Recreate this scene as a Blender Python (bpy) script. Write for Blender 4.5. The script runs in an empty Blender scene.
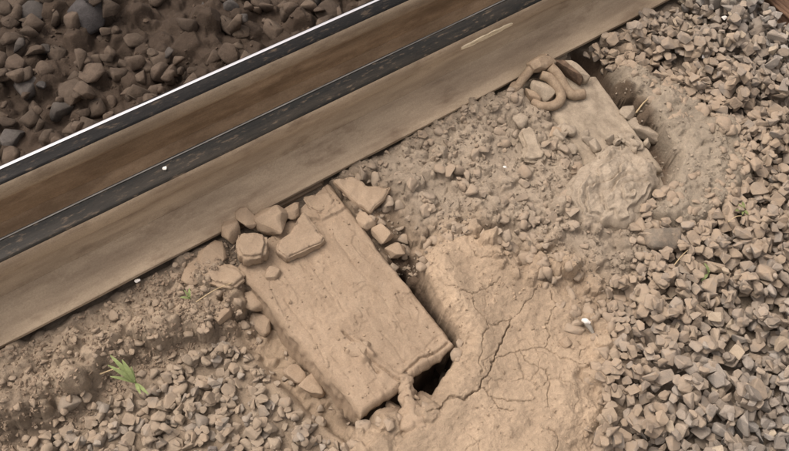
import bpy, bmesh, math, random
import numpy as np
from mathutils import Vector, Matrix, Euler
from mathutils import noise as mn
random.seed(7); rng = np.random.default_rng(7)
SC = bpy.context.scene
COL = SC.collection
R = math.radians

# ---------------------------------------------------------------- camera
FPX = 885.0
CX, CY = 394.5, 225.5
def _axes():
    vp = np.array([2400., -900.]) - np.array([CX, CY])       # vanishing point of the rails
    d = np.array([.62, .785]); k = -FPX*FPX/(vp @ d)
    r = np.array([vp[0], vp[1], FPX]); s = np.array([k*d[0], k*d[1], FPX])
    r /= np.linalg.norm(r); s /= np.linalg.norm(s)
    return np.array([r, s, np.cross(r, s)])
RW = _axes()                                                  # camera vector -> world vector
CAMH = 1.512
CAM = np.array([0., 0., CAMH])
def G(px, py, z=0.0):                                         # point of the ground plane z seen at a photo pixel
    v = RW @ np.array([px-CX, py-CY, FPX])
    return CAM + v*(z-CAM[2])/v[2]
_o = G(330, 178); CAM = np.array([-_o[0], -_o[1], CAMH])
def project(P):                                               # world points (n,3) -> photo pixels, depth
    v = (np.asarray(P) - CAM) @ RW
    return CX + FPX*v[:, 0]/v[:, 2], CY + FPX*v[:, 1]/v[:, 2], v[:, 2]
cd = bpy.data.cameras.new('camera'); cam = bpy.data.objects.new('camera', cd); COL.objects.link(cam)
cd.sensor_width = 36; cd.lens = 36*FPX/789.0; cd.clip_start = .05; cd.clip_end = 500
right, down, fwd = RW[:, 0], RW[:, 1], RW[:, 2]
M = Matrix(((right[0], -down[0], -fwd[0], CAM[0]), (right[1], -down[1], -fwd[1], CAM[1]), (right[2], -down[2], -fwd[2], CAM[2]), (0, 0, 0, 1)))
cam.matrix_world = M
SC.camera = cam

# ---------------------------------------------------------------- light
SUN_AZ, SUN_EL = 128.0, 60.0       # azimuth measured counter-clockwise from +X
w = bpy.data.worlds.new('World'); SC.world = w; w.use_nodes = True
nt = w.node_tree; bg = nt.nodes['Background']
sky = nt.nodes.new('ShaderNodeTexSky'); sky.sky_type = 'NISHITA'; sky.sun_disc = False
sky.sun_elevation = R(SUN_EL); sky.sun_rotation = R(90-SUN_AZ); sky.air_density = 1.2; sky.dust_density = 6.0; sky.ozone_density = 1.0
hs = nt.nodes.new('ShaderNodeHueSaturation'); hs.inputs['Saturation'].default_value = .22      # an overcast sky has little blue in it
wm = nt.nodes.new('ShaderNodeMix'); wm.data_type = 'RGBA'; wm.blend_type = 'MULTIPLY'; wm.inputs[0].default_value = 1; wm.inputs[7].default_value = (1.10, .982, .912, 1)
nt.links.new(sky.outputs[0], hs.inputs['Color']); nt.links.new(hs.outputs[0], wm.inputs[6]); nt.links.new(wm.outputs[2], bg.inputs[0]); bg.inputs[1].default_value = 0.15
sl = bpy.data.lights.new('sun', 'SUN'); sun = bpy.data.objects.new('sun', sl); COL.objects.link(sun)
sl.energy = 0.9; sl.angle = R(25); sl.color = (1.0, .94, .86)
sd = Vector((math.cos(R(SUN_AZ))*math.cos(R(SUN_EL)), math.sin(R(SUN_AZ))*math.cos(R(SUN_EL)), math.sin(R(SUN_EL))))
sun.rotation_euler = sd.to_track_quat('Z', 'Y').to_euler()
SC.view_settings.view_transform = 'Standard'; SC.view_settings.look = 'None'
SC.view_settings.gamma = 1; SC.view_settings.use_curve_mapping = False
SC.view_settings.exposure = 0.42

# ---------------------------------------------------------------- materials
TAN = (.325, .250, .178); GREY = (.235, .196, .150); BROWN = (.145, .102, .068)
def new_mat(name):
    m = bpy.data.materials.new(name); m.use_nodes = True
    n = m.node_tree; b = n.nodes['Principled BSDF']; b.inputs['Roughness'].default_value = .93
    b.inputs['Specular IOR Level'].default_value = .25
    return m, n, b
def N(nt, t, **kw):
    n = nt.nodes.new(t)
    for k, v in kw.items(): setattr(n, k, v)
    return n
def noise_node(nt, scale, detail=5, rough=.6, coord='Object', vec=None, stretch=None):
    n = N(nt, 'ShaderNodeTexNoise'); n.inputs['Scale'].default_value = scale; n.inputs['Detail'].default_value = detail
    n.inputs['Roughness'].default_value = rough
    if vec is None:
        g = N(nt, 'ShaderNodeNewGeometry') if coord == 'World' else N(nt, 'ShaderNodeTexCoord')
        vec = g.outputs['Position'] if coord == 'World' else g.outputs['Object']
    if stretch:
        mp = N(nt, 'ShaderNodeMapping'); mp.inputs['Scale'].default_value = stretch
        nt.links.new(vec, mp.inputs[0]); vec = mp.outputs[0]
    nt.links.new(vec, n.inputs['Vector'])
    return n.outputs[0]
def ramp(nt, src, lo, hi, a=0., b=1.):
    m = N(nt, 'ShaderNodeMapRange'); m.inputs[1].default_value = lo; m.inputs[2].default_value = hi
    m.inputs[3].default_value = a; m.inputs[4].default_value = b
    nt.links.new(src, m.inputs[0]); return m.outputs[0]
def math_(nt, op, a, b):
    m = N(nt, 'ShaderNodeMath', operation=op)
    for i, x in enumerate((a, b)):
        if isinstance(x, (int, float)): m.inputs[i].default_value = x
        else: nt.links.new(x, m.inputs[i])
    return m.outputs[0]
def mix(nt, fac, a, b, mode='MIX'):
    m = N(nt, 'ShaderNodeMix', data_type='RGBA', blend_type=mode)
    for i, x in ((0, fac), (6, a), (7, b)):
        if isinstance(x, (int, float)): m.inputs[i].default_value = x
        elif isinstance(x, tuple): m.inputs[i].default_value = (*x, 1)
        else: nt.links.new(x, m.inputs[i])
    return m.outputs[2]
def bump(nt, b, src, dist, strength=1.0, prev=None):
    n = N(nt, 'ShaderNodeBump'); n.inputs['Distance'].default_value = dist; n.inputs['Strength'].default_value = strength
    nt.links.new(src, n.inputs['Height'])
    if prev: nt.links.new(prev, n.inputs['Normal'])
    nt.links.new(n.outputs[0], b.inputs['Normal']); return n.outputs[0]
def grey3(nt, v):
    c = N(nt, 'ShaderNodeCombineColor')
    for i in range(3): nt.links.new(v, c.inputs[i])
    return c.outputs[0]

def earth_mat(name, b1=.0012, b2=.0035):
    m, n, b = new_mat(name)
    at = N(n, 'ShaderNodeAttribute', attribute_name='Col')
    f1 = noise_node(n, 9, 6, .65, 'World'); f2 = noise_node(n, 90, 5, .7, 'World'); f3 = noise_node(n, 420, 3, .7, 'World')
    c = mix(n, 1.0, at.outputs['Color'], grey3(n, ramp(n, f1, .3, .7, .86, 1.14)), 'MULTIPLY')
    c = mix(n, 1.0, c, grey3(n, ramp(n, f2, .3, .7, .84, 1.16)), 'MULTIPLY')
    c = mix(n, 1.0, c, grey3(n, ramp(n, f3, .3, .7, .88, 1.12)), 'MULTIPLY')
    n.links.new(c, b.inputs['Base Color'])
    p = bump(n, b, f2, b2, 1.0); bump(n, b, f3, b1, 1.0, p)
    return m
EARTH = earth_mat('earth')

def stone_mat(name, attr):
    m, n, b = new_mat(name)
    if attr:
        a = N(n, 'ShaderNodeAttribute', attribute_name='Col'); colr, alpha = a.outputs['Color'], a.outputs['Alpha']
    else:
        a = N(n, 'ShaderNodeObjectInfo'); colr, alpha = a.outputs['Color'], a.outputs['Alpha']
    geo = N(n, 'ShaderNodeNewGeometry'); sep = N(n, 'ShaderNodeSeparateXYZ'); n.links.new(geo.outputs['Normal'], sep.inputs[0])
    f1 = noise_node(n, 60, 5, .65, 'World'); f2 = noise_node(n, 300, 4, .7, 'World')
    c = mix(n, 1.0, colr, grey3(n, ramp(n, f1, .3, .7, .78, 1.22)), 'MULTIPLY')
    c = mix(n, 1.0, c, grey3(n, ramp(n, f2, .3, .7, .85, 1.15)), 'MULTIPLY')
    up = ramp(n, sep.outputs[2], -.3, .75)
    d = math_(n, 'MULTIPLY', alpha, math_(n, 'ADD', ramp(n, up, 0, 1, .35, .85), ramp(n, f1, .35, .65, -.25, .35)))
    d = ramp(n, d, 0, 1)
    c = mix(n, d, c, (.315, .248, .182))
    n.links.new(c, b.inputs['Base Color'])
    p = bump(n, b, f1, .004, .6); bump(n, b, f2, .0012, .9, p)
    return m
STONE = stone_mat('stone', False); STONE_ATTR = stone_mat('stone_bed', True)

def dusty(name, base, dust, lo=.35, hi=.6, rough=.9, stretch=(1, 1, 1), sc=40, b2=.002, metal=0.):
    m, n, b = new_mat(name); b.inputs['Roughness'].default_value = rough; b.inputs['Metallic'].default_value = metal
    f1 = noise_node(n, sc, 6, .65, 'World', stretch=stretch); f2 = noise_node(n, 350, 4, .7, 'World'); f0 = noise_node(n, 6, 3, .5, 'World')
    c = mix(n, ramp(n, f1, lo, hi), base, dust)
    c = mix(n, 1.0, c, grey3(n, ramp(n, f2, .3, .7, .86, 1.14)), 'MULTIPLY')
    c = mix(n, 1.0, c, grey3(n, ramp(n, f0, .3, .7, .88, 1.12)), 'MULTIPLY')
    n.links.new(c, b.inputs['Base Color'])
    p = bump(n, b, f1, b2, .8); bump(n, b, f2, .0007, .8, p)
    return m
M_SLEEPER = dusty('dusty_wood', (.262, .196, .136), TAN, .32, .66, stretch=(1.2, .7, 1), sc=35, b2=.0012)
M_SLEEPER2 = dusty('grey_dusty_wood', (.22, .180, .134), (.335, .280, .212), .35, .6, stretch=(1.1, .8, 1), sc=45, b2=.0009)
M_BAREWOOD = dusty('bare_wood', (.060, .034, .022), (.17, .105, .068), .35, .65, stretch=(1.6, .12, 1), sc=90)
M_RAIL = dusty('dusty_rail_steel', (.27, .208, .148), (.455, .365, .262), .28, .60, stretch=(.15, 1, 1), sc=30, b2=.0006)
M_WEB = dusty('brown_rail_steel', (.235, .178, .122), (.42, .325, .23), .35, .65, stretch=(.15, 1, 1), sc=30, b2=.0005)
M_RUST = dusty('rusty_clip_steel', (.195, .142, .096), (.30, .235, .166), .30, .70, rough=.8, sc=70, b2=.0005)
M_RUSTDARK = dusty('dark_rusty_steel', (.085, .058, .040), (.16, .11, .075), .4, .65, sc=70)
M_CLAY = dusty('dry_clay', (.285, .215, .150), TAN, .3, .6, sc=50)
M_GREYCLAY = dusty('grey_dry_clay', (.235, .195, .147), (.315, .265, .205), .3, .6, sc=50)

def add_caked(m, col, scale, lo, hi):
    n = m.node_tree; b = n.nodes['Principled BSDF']; src = b.inputs['Base Color'].links[0].from_socket
    f = noise_node(n, scale, 8, .72, 'World', stretch=(.45, 1, 1))
    n.links.new(mix(n, ramp(n, f, lo, hi), src, col), b.inputs['Base Color'])
    old = b.inputs['Normal'].links[0].from_socket; bump(n, b, f, .0016, .7, old)
add_caked(M_RAIL, (.235, .174, .120), 22, .52, .72)
add_caked(M_WEB, (.19, .138, .094), 18, .48, .70)
def head_mat(name, dark, edge, rough):  # near-black base colour stands in for the reflection of something dark overhead
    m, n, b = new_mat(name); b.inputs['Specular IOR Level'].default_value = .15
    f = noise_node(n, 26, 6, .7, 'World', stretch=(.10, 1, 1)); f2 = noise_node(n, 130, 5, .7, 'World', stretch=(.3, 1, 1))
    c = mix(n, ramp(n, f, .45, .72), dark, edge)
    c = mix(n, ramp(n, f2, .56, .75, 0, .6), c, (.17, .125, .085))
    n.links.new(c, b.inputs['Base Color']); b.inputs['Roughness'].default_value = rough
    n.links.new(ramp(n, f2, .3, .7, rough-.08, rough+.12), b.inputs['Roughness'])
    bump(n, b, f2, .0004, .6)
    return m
M_HEAD_A = head_mat('rail_head_black_reflection', (.008, .008, .008), (.018, .017, .016), .26)
M_HEAD_B = head_mat('rail_head_dark_reflection', (.010, .010, .009), (.034, .029, .023), .30)
def strip_mat(name, col, rough, wear):
    m, n, b = new_mat(name); b.inputs['Metallic'].default_value = 1
    f = noise_node(n, 30, 5, .7, 'World', stretch=(.25, 1, 1))
    n.links.new(mix(n, ramp(n, f, .5-wear, .5+.2), col, tuple(x*(1-wear*1.6) for x in col)), b.inputs['Base Color'])
    b.inputs['Roughness'].default_value = rough
    return m
M_STRIP_A = strip_mat('polished_steel', (.95, .96, 1.0), .28, .0)
M_STRIP_B = strip_mat('worn_steel', (.55, .53, .50), .35, .5)
def plain(name, col, rough=.8, spec=.3, sub=0):
    m, n, b = new_mat(name); b.inputs['Roughness'].default_value = rough; b.inputs['Specular IOR Level'].default_value = spec
    f = noise_node(n, 150, 4, .7, 'World')
    n.links.new(mix(n, 1.0, (*col,), grey3(n, ramp(n, f, .3, .7, .75, 1.2)), 'MULTIPLY'), b.inputs['Base Color'])
    return m
M_LEAF = plain('leaf', (.22, .27, .11), .8); M_LEAF2 = plain('leaf_dull', (.16, .19, .07), .7)
M_WHITE = plain('white_crust', (.72, .70, .66)); M_ASH = plain('grey_scrap', (.22, .20, .17)); M_STRAW = plain('straw', (.42, .33, .20))
M_SCRAPE = dusty('scraped_metal', (.42, .34, .23), (.74, .65, .48), .36, .52, rough=.4, stretch=(.3, 1, 1), sc=80, b2=.0005)

# ---------------------------------------------------------------- helpers
def tag(o, label=None, cat=None, group=None, kind=None):
    for k, v in (('label', label), ('category', cat), ('group', group), ('kind', kind)):
        if v: o[k] = v
    return o
def link(name, me, mat=None, parent=None, loc=None):
    o = bpy.data.objects.new(name, me); COL.objects.link(o)
    if mat is not None and me is not None and not len(me.materials): me.materials.append(mat)
    if loc is not None: o.location = loc
    if parent: o.parent = parent
    return o
def empty(name, loc=(0, 0, 0)):
    o = bpy.data.objects.new(name, None); COL.objects.link(o); o.location = loc; o.empty_display_size = .05
    return o
def mesh_np(name, V, F, cols=None, smooth=True):
    """V (n,3), F (m,k) uniform faces"""
    V = np.ascontiguousarray(V, dtype=np.float32); F = np.ascontiguousarray(F, dtype=np.int32)
    me = bpy.data.meshes.new(name); me.vertices.add(len(V)); me.vertices.foreach_set('co', V.ravel())
    k = F.shape[1]; me.loops.add(F.size); me.loops.foreach_set('vertex_index', F.ravel())
    me.polygons.add(len(F)); me.polygons.foreach_set('loop_start', np.arange(0, F.size, k, dtype=np.int32))
    me.polygons.foreach_set('loop_total', np.full(len(F), k, dtype=np.int32))
    me.polygons.foreach_set('use_smooth', np.full(len(F), smooth, dtype=bool))
    me.update(calc_edges=True)
    if cols is not None:
        a = me.color_attributes.new('Col', 'FLOAT_COLOR', 'POINT')
        c = np.ones((len(V), 4), np.float32); c[:, :cols.shape[1]] = cols
        a.data.foreach_set('color', c.ravel())
    return me
def hash2(ix, iy, seed):
    h = (ix.astype(np.int64)*374761393 + iy.astype(np.int64)*668265263 + seed*1442695041) & 0xffffffff
    h = ((h ^ (h >> 13))*1274126177) & 0xffffffff
    return ((h ^ (h >> 16)) & 0xffff)/65535.0
def vnoise(x, y, seed=0):
    ix = np.floor(x); iy = np.floor(y); fx = x-ix; fy = y-iy
    fx = fx*fx*fx*(fx*(fx*6-15)+10); fy = fy*fy*fy*(fy*(fy*6-15)+10)
    ix = ix.astype(np.int64); iy = iy.astype(np.int64)
    a = hash2(ix, iy, seed); b = hash2(ix+1, iy, seed); c = hash2(ix, iy+1, seed); d = hash2(ix+1, iy+1, seed)
    return (a*(1-fx)+b*fx)*(1-fy) + (c*(1-fx)+d*fx)*fy
def fbm(x, y, scale, octv=5, seed=0, gain=.5):       # about -1..1, scale = size of the biggest feature in metres
    s = 0; a = 1; t = 0; f = 1/scale
    for i in range(octv):
        s = s + a*(2*vnoise(x*f + 13.7*i, y*f - 7.1*i, seed+i)-1); t += a; a *= gain; f *= 2.03
    return s/t*1.6
def sstep(a, b, x):
    t = np.clip((x-a)/(b-a), 0, 1); return t*t*(3-2*t)
def sdf_poly(x, y, poly):                              # + inside
    P = np.asarray(poly, float); n = len(P)
    d = np.full(x.shape, 1e9); ins = np.zeros(x.shape, bool)
    for i in range(n):
        a = P[i]; b = P[(i+1) % n]; e = b-a
        wx = x-a[0]; wy = y-a[1]; t = np.clip((wx*e[0]+wy*e[1])/(e@e+1e-12), 0, 1)
        d = np.minimum(d, (wx-e[0]*t)**2+(wy-e[1]*t)**2)
        c = ((a[1] > y) != (b[1] > y))
        with np.errstate(divide='ignore', invalid='ignore'):
            xi = a[0] + (y-a[1])*e[0]/(e[1] if e[1] else 1e-12)
        ins ^= (c & (x < xi))
    d = np.sqrt(d); return np.where(ins, d, -d)
def dline(x, y, pts):
    P = np.asarray(pts, float); d = np.full(x.shape, 1e9)
    for a, b in zip(P[:-1], P[1:]):
        e = b-a; wx = x-a[0]; wy = y-a[1]; t = np.clip((wx*e[0]+wy*e[1])/(e@e+1e-12), 0, 1)
        d = np.minimum(d, (wx-e[0]*t)**2+(wy-e[1]*t)**2)
    return np.sqrt(d)
def px(pts, z=0.):
    return np.array([G(a, b, z)[:2] for a, b in pts])

# ---------------------------------------------------------------- terrain coordinates
def grow(start, sign, first, fac, end):
    out = []; p = start; s = first
    while abs(p) < end: p += sign*s; s *= fac; out.append(p)
    return out
DX = .003
xs = np.concatenate([np.arange(-.93, -.1, .0036), np.arange(-.1, .6, .0021), np.arange(.6, 1.44, .0034)])
xs = np.array(sorted(grow(xs[0], -1, .012, 1.16, 90)) + list(xs) + grow(xs[-1], 1, .012, 1.16, 90))
yn = np.concatenate([np.arange(-1.0, -.10, .0022), np.arange(-.10, .012, .003)]); yf = np.arange(.20, .96, .005)
ys = np.array(sorted(grow(yn[0], -1, .012, 1.16, 90)) + list(yn) + list(np.arange(.03, .195, .02)) + list(yf) + grow(yf[-1], 1, .015, 1.16, 90))
X, Y = np.meshgrid(xs, ys)
NEARV = (X > -.95) & (X < 1.46) & (Y > -1.02) & (Y < .97)     # where the sheet is fine

# outlines read off the photograph, set on the ground
Z0 = 0.0
P_CRUST = px([(425, 250), (448, 240), (472, 236), (520, 258), (566, 268), (600, 292), (612, 325), (606, 352), (588, 380), (598, 412), (584, 436), (600, 470), (640, 540), (400, 540), (372, 470), (352, 440), (372, 424), (398, 428), (421, 412), (437, 388), (457, 362), (463, 343), (452, 322), (438, 300), (429, 278)], .01)
P_BANK = px([(603, 62), (640, 66), (690, 92), (722, 118), (746, 150), (748, 186), (728, 206), (700, 224), (662, 222), (640, 216), (664, 190), (667, 168), (655, 140), (640, 116), (617, 98)], .01)
P_MID = px([(336, 176), (480, 98), (520, 80), (540, 110), (585, 160), (600, 225), (690, 232), (640, 262), (602, 290), (566, 268), (520, 258), (472, 236), (426, 250), (400, 268), (370, 222)], .0)
P_T1 = px([(337, 186), (372, 178), (398, 210), (424, 256), (430, 284), (446, 310), (458, 328), (463, 345), (456, 364), (436, 388), (420, 412), (398, 424), (374, 420), (352, 405), (430, 330)], .0)
P_T1D = px([(392, 258), (408, 262), (432, 300), (455, 330), (460, 345), (452, 364), (434, 386), (420, 408), (404, 418), (380, 416), (440, 350), (400, 290)], .0)
P_T2 = px([(578, 46), (604, 54), (618, 84), (640, 104), (657, 132), (672, 164), (668, 188), (650, 178), (636, 150), (618, 122), (602, 102), (588, 80)], .0)
P_LEFT = px([(246, 292), (262, 300), (300, 345), (345, 402), (372, 424), (352, 442), (318, 416), (276, 376), (238, 330), (222, 300)], -.03)
P_BL = px([(-900, 800), (-300, 560), (-200, 420), (60, 372), (120, 316), (200, 296), (240, 318), (280, 368), (322, 412), (345, 440), (372, 500), (380, 600), (100, 1200)], -.04)
P_DIRTL = px([(-60, 372), (10, 350), (90, 318), (160, 285), (205, 262), (245, 285), (240, 312), (190, 322), (120, 345), (70, 392), (0, 420), (-80, 440)], -.02)

pxw_ = lambda p_: G(p_[0], p_[1], 0)[:2]
S_CR = sdf_poly(X, Y, P_CRUST); S_BK = sdf_poly(X, Y, P_BANK); S_MD = sdf_poly(X, Y, P_MID)
S_T1 = sdf_poly(X, Y, P_T1); S_T1D = sdf_poly(X, Y, P_T1D); S_T2 = sdf_poly(X, Y, P_T2)
S_LF = sdf_poly(X, Y, P_LEFT); S_BL = sdf_poly(X, Y, P_BL); S_DL = sdf_poly(X, Y, P_DIRTL)
nz1 = fbm(X, Y, .16, 6, 3); nz2 = fbm(X, Y, .045, 5, 11); nz3 = fbm(X, Y, .018, 4, 23)
wob = .010*nz2 + .005*nz3                                       # ragged outlines
H = -.012 + .010*nz1 + .004*nz2
def lay(H, m, h): return H*(1-m) + h*m
H = lay(H, sstep(-.04, .04, S_BL+wob), -.058 + .008*nz1 + .004*nz2)
H = lay(H, sstep(-.03, .03, S_DL+wob), -.012 + .010*nz1 + .004*nz2)
H = lay(H, sstep(-.02, .02, S_MD+wob), .000 + .009*nz1 + .006*nz2 + .003*nz3)
H = lay(H, sstep(-.015, .025, S_BK+wob), .030 + .010*nz1 + .005*nz2)
H = lay(H, sstep(-.016, .012, S_T2+wob*.6), -.085 + .008*nz2)
crh = .006 + .011*nz1 + .0030*nz2 + .0012*nz3
cxp, cyp = G(480, 330)[:2]
crh = crh + .020*np.exp(-(((X-G(520, 400)[0])/.22)**2 + ((Y-G(520, 400)[1])/.18)**2)) + .012*np.exp(-(((X-G(462, 262)[0])/.10)**2+((Y-G(462, 262)[1])/.07)**2))
PXV = project(np.stack([np.clip(X, -1.5, 2), np.clip(Y, -1.5, 1.5), 0*X], -1).reshape(-1, 3))[0].reshape(X.shape)
rgt = sstep(505, 560, PXV)      # towards the gravel the mud thins out
Sw = S_CR + wob*.8
crh = crh + (1-rgt)*(.016*np.exp(-((Sw-.035)/.030)**2))
m_cr = sstep(-.011, .000, Sw)*(1-rgt) + sstep(-.06, .045, Sw + .012*nz2)*rgt
edge_round = .016*np.exp(-np.clip(S_CR+wob*.8+.006, 0, 1)/.009)*(1-rgt) + rgt*.02*np.exp(-np.clip(Sw+.03, 0, 1)/.05)
t1deep = sstep(-.08, -.28, Y)                                  # the gap gets deeper away from the rail
H = lay(H, sstep(-.02, .012, S_T1+wob*.5), -.014 - .035*t1deep + .006*nz2 + .004*nz1)
H = lay(H, m_cr, crh - edge_round)
H = lay(H, sstep(-.006, .008, S_T1D+wob*.4)*(1-sstep(-.009, .001, S_CR+wob*.8)), -.155 + .012*nz2)
H = lay(H, sstep(-.012, .012, S_LF)*(1-m_cr), -.078 + .006*nz2)
# beside the sleeper end the slope of fallen dust
H = H - .02*sstep(.0, .10, Y)*(Y < .2)
# between the rails and under them
H = np.where((Y > .0) & (Y < .17), np.minimum(H, -.02), H)
TR = sstep(.17, .24, Y)
H = lay(H, TR, .018*fbm(X, Y, .35, 3, 5) + .010*nz1 + .006*nz2 - .012)

# ----- the dusted, half sunk stones of the mud's edge and of the crumbly middle are part of the earth itself
IX = lambda v: np.searchsorted(xs, v); IY = lambda v: np.searchsorted(ys, v)
def bumps(H, n, xr, yr, test, smin, smax, prot, tilt=.55, cut=5, flat=.5):
    for _ in range(n):
        cx = random.uniform(*xr); cy = random.uniform(*yr)
        j = min(IX(cx), len(xs)-1); i = min(IY(cy), len(ys)-1)
        wgt = test(i, j)
        if wgt <= 0 or random.random() > wgt: continue
        r = random.uniform(smin, smax)*.5; r = r if random.random() < .8 else r*1.35
        i0, i1, j0, j1 = IY(cy-r*1.4), IY(cy+r*1.4), IX(cx-r*1.4), IX(cx+r*1.4)
        if i1-i0 < 3 or j1-j0 < 3: continue
        x = X[i0:i1, j0:j1]-cx; y = Y[i0:i1, j0:j1]-cy
        top = H[i, j] + r*prot*random.uniform(.5, 1.3)
        ta = random.uniform(0, 6.28); ts = random.uniform(0, tilt)
        h = top + (x*math.cos(ta)+y*math.sin(ta))*ts*.5
        a0 = random.uniform(0, 6.28)
        for k in range(cut):
            a = a0 + 6.283*k/cut + random.uniform(-.4, .4); sl = random.uniform(.8, 2.6)
            h = np.minimum(h, top + r*.25 - (x*math.cos(a)+y*math.sin(a) - r*random.uniform(.35, .7))*sl - r*.25)
        h = np.where(np.hypot(x, y) < r*1.35, h, -9)
        H[i0:i1, j0:j1] = np.maximum(H[i0:i1, j0:j1], h)
def band(S, lo, hi, f=.01):
    B = sstep(lo-f, lo+f, S)*(1-sstep(hi-f, hi+f, S))
    return lambda i, j: B[i, j]
T1block = (S_T1 < .0)
midm = sstep(-.03, .01, S_MD)*(S_T1 < 0)*(S_CR < .004)
bumps(H, 450, (-.05, .95), (-.75, .0), lambda i, j: midm[i, j], .028, .050, .28)
patchy = sstep(-.25, .35, fbm(X, Y, .11, 4, 222))
bumps(H, 5200, (-.05, .95), (-.75, .0), lambda i, j: midm[i, j]*(.12+.88*patchy[i, j]), .008, .024, .55)
t1m = (S_T1 > -.025)*(S_MD < .02)*(S_T1D < -.006)*(S_CR < 0)*1.0
bumps(H, 420, (-.05, .25), (-.45, .0), lambda i, j: t1m[i, j], .012, .036, .5)
crm = (S_CR > -.02)*(1-sstep(.005, .06, S_CR+wob*1.5))*(X > G(520, 300)[0])
bumps(H, 2600, (.1, .6), (-.95, -.1), lambda i, j: crm[i, j], .012, .036, .5)
frm = (S_CR > -.01)*(1-sstep(.0, .05, S_CR))*((X < G(400, 430)[0]+.12) & (Y < G(400, 430)[1]+.03))
bumps(H, 500, (-.35, .2), (-.75, -.4), lambda i, j: frm[i, j], .015, .045, .5)
bkm = sstep(-.02, .01, S_BK)
bumps(H, 900, (.5, 1.05), (-.7, 0), lambda i, j: bkm[i, j]*.7, .012, .05, .28)
dlm = sstep(-.03, .01, S_DL)*.8 + sstep(0, .02, S_LF)*.6
bumps(H, 3600, (-.93, -.2), (-.55, .0), lambda i, j: dlm[i, j], .008, .03, .5)
trm = TR*1.0
bumps(H, 1500, (-.6, .9), (.22, .95), lambda i, j: trm[i, j], .015, .06, .45)
# drying wrinkles, ledges and cracks of the crust
wr = fbm(X, Y, .03, 3, 41)
crw = sstep(.0, .02, S_CR)
H = H + crw*.0012*np.abs(fbm(X+.02*nz1, Y*1.7, .035, 4, 77)) - crw*.0008*(1-np.abs(fbm(X*1.1, Y, .05, 3, 79)))**6
CRACKS = [[(512, 318), (506, 330), (500, 345), (494, 358), (488, 374), (480, 388), (472, 396), (462, 402)],
          [(487, 325), (480, 345), (478, 362), (481, 378)], [(512, 318), (500, 323), (487, 325)],
          [(497, 358), (520, 352), (545, 349), (549, 335), (548, 318)], [(520, 352), (530, 366), (543, 372), (548, 392), (544, 410)],
          [(490, 398), (500, 412), (512, 414)], [(462, 402), (450, 400), (440, 408), (428, 414)],
          [(480, 388), (488, 398), (505, 402), (530, 405)], [(540, 284), (528, 300), (512, 318)], [(548, 318), (556, 304), (552, 290)],
          [(545, 349), (562, 360), (580, 364)], [(440, 285), (452, 292), (470, 296), (486, 290), (500, 278)], [(470, 296), (474, 312), (487, 325)],
          [(580, 340), (584, 348), (580, 358)], [(470, 254), (480, 262), (496, 262), (508, 270), (528, 276)], [(548, 430), (556, 440), (552, 456)]]
xw = X + .0035*fbm(X, Y, .02, 3, 91); yw = Y + .0035*fbm(X, Y, .02, 3, 92)
ci = (X > -.3) & (X < .75) & (Y > -1.) & (Y < -.1)
cr_d = np.full(X.shape, 9.); CK = np.zeros(X.shape)
sub_x, sub_y = xw[ci], yw[ci]
for k, line in enumerate(CRACKS):
    d = dline(sub_x, sub_y, px(line, .012)); wd = .0021 if k in (0, 6) else .0015
    CK[ci] = np.maximum(CK[ci], np.exp(-(d/(wd*.85))**2)*(1.0 if k in (0, 1, 6) else .55))
# the drying mud lifts a little along one side of its cracks: plates at slightly different levels
cell = np.floor(8*vnoise(xw/.11, yw/.11, 131))/8.
H = H + crw*.002*(cell-.5)
# flow lobes of the bank: stepped tongues
lob = fbm(X + .03*nz1, Y, .12, 3, 55); st = np.abs(((lob*3) % 1)-.15)
H = H + bkm*.0012*sstep(0, .3, st) + bkm*.002*nz3

S_S1 = sdf_poly(X, Y, [pxw_(p_) for p_ in ((236, 268), (361, 417), (455, 346), (330, 184))])
S_S2 = sdf_poly(X, Y, [pxw_(p_) for p_ in ((530, 78), (588, 172), (664, 170), (598, 78))])
H = np.where((S_S1 > -.003) & (Y < .1), np.minimum(H, -.022), H); H = np.where(S_S2 > .0, np.minimum(H, -.012), H)
# ----- colours of the earth
def C(c): return np.array(c)[None, None, :]
def layc(Cc, m, c): return Cc*(1-m[..., None]) + C(c)*m[..., None]
COLR = np.ones(X.shape+(3,))*C((.175, .142, .107))
COLR = layc(COLR, sstep(-.05, .06, S_BL), (.235, .186, .135))
COLR = layc(COLR, sstep(-.03, .03, S_DL), (.315, .252, .185))
COLR = layc(COLR, sstep(-.03, .03, S_MD), (.285, .236, .180))
COLR = layc(COLR, sstep(-.05, .05, S_T1), (.215, .158, .106))
COLR = layc(COLR, sstep(-.02, .02, S_BK), (.262, .222, .170))
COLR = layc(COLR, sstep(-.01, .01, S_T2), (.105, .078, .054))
COLR = layc(COLR, sstep(-.09, .012, S_CR+wob), (.335, .258, .182))
COLR = layc(COLR, sstep(-.03, .02, S_LF), (.280, .216, .152))
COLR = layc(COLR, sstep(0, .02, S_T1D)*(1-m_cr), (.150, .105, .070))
COLR = layc(COLR, sstep(-.010, -.045, H)*sstep(-.03, -.01, np.maximum(np.maximum(S_T1, S_T2), S_T1D)), (.095, .068, .047))  # damp brown soil, darkened with depth to paint shade into the gaps
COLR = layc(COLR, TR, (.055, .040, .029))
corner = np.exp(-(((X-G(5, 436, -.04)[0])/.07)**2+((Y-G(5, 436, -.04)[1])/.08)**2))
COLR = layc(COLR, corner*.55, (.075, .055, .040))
COLR = COLR*(1 + .10*nz1 + .07*nz2)[..., None]

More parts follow.
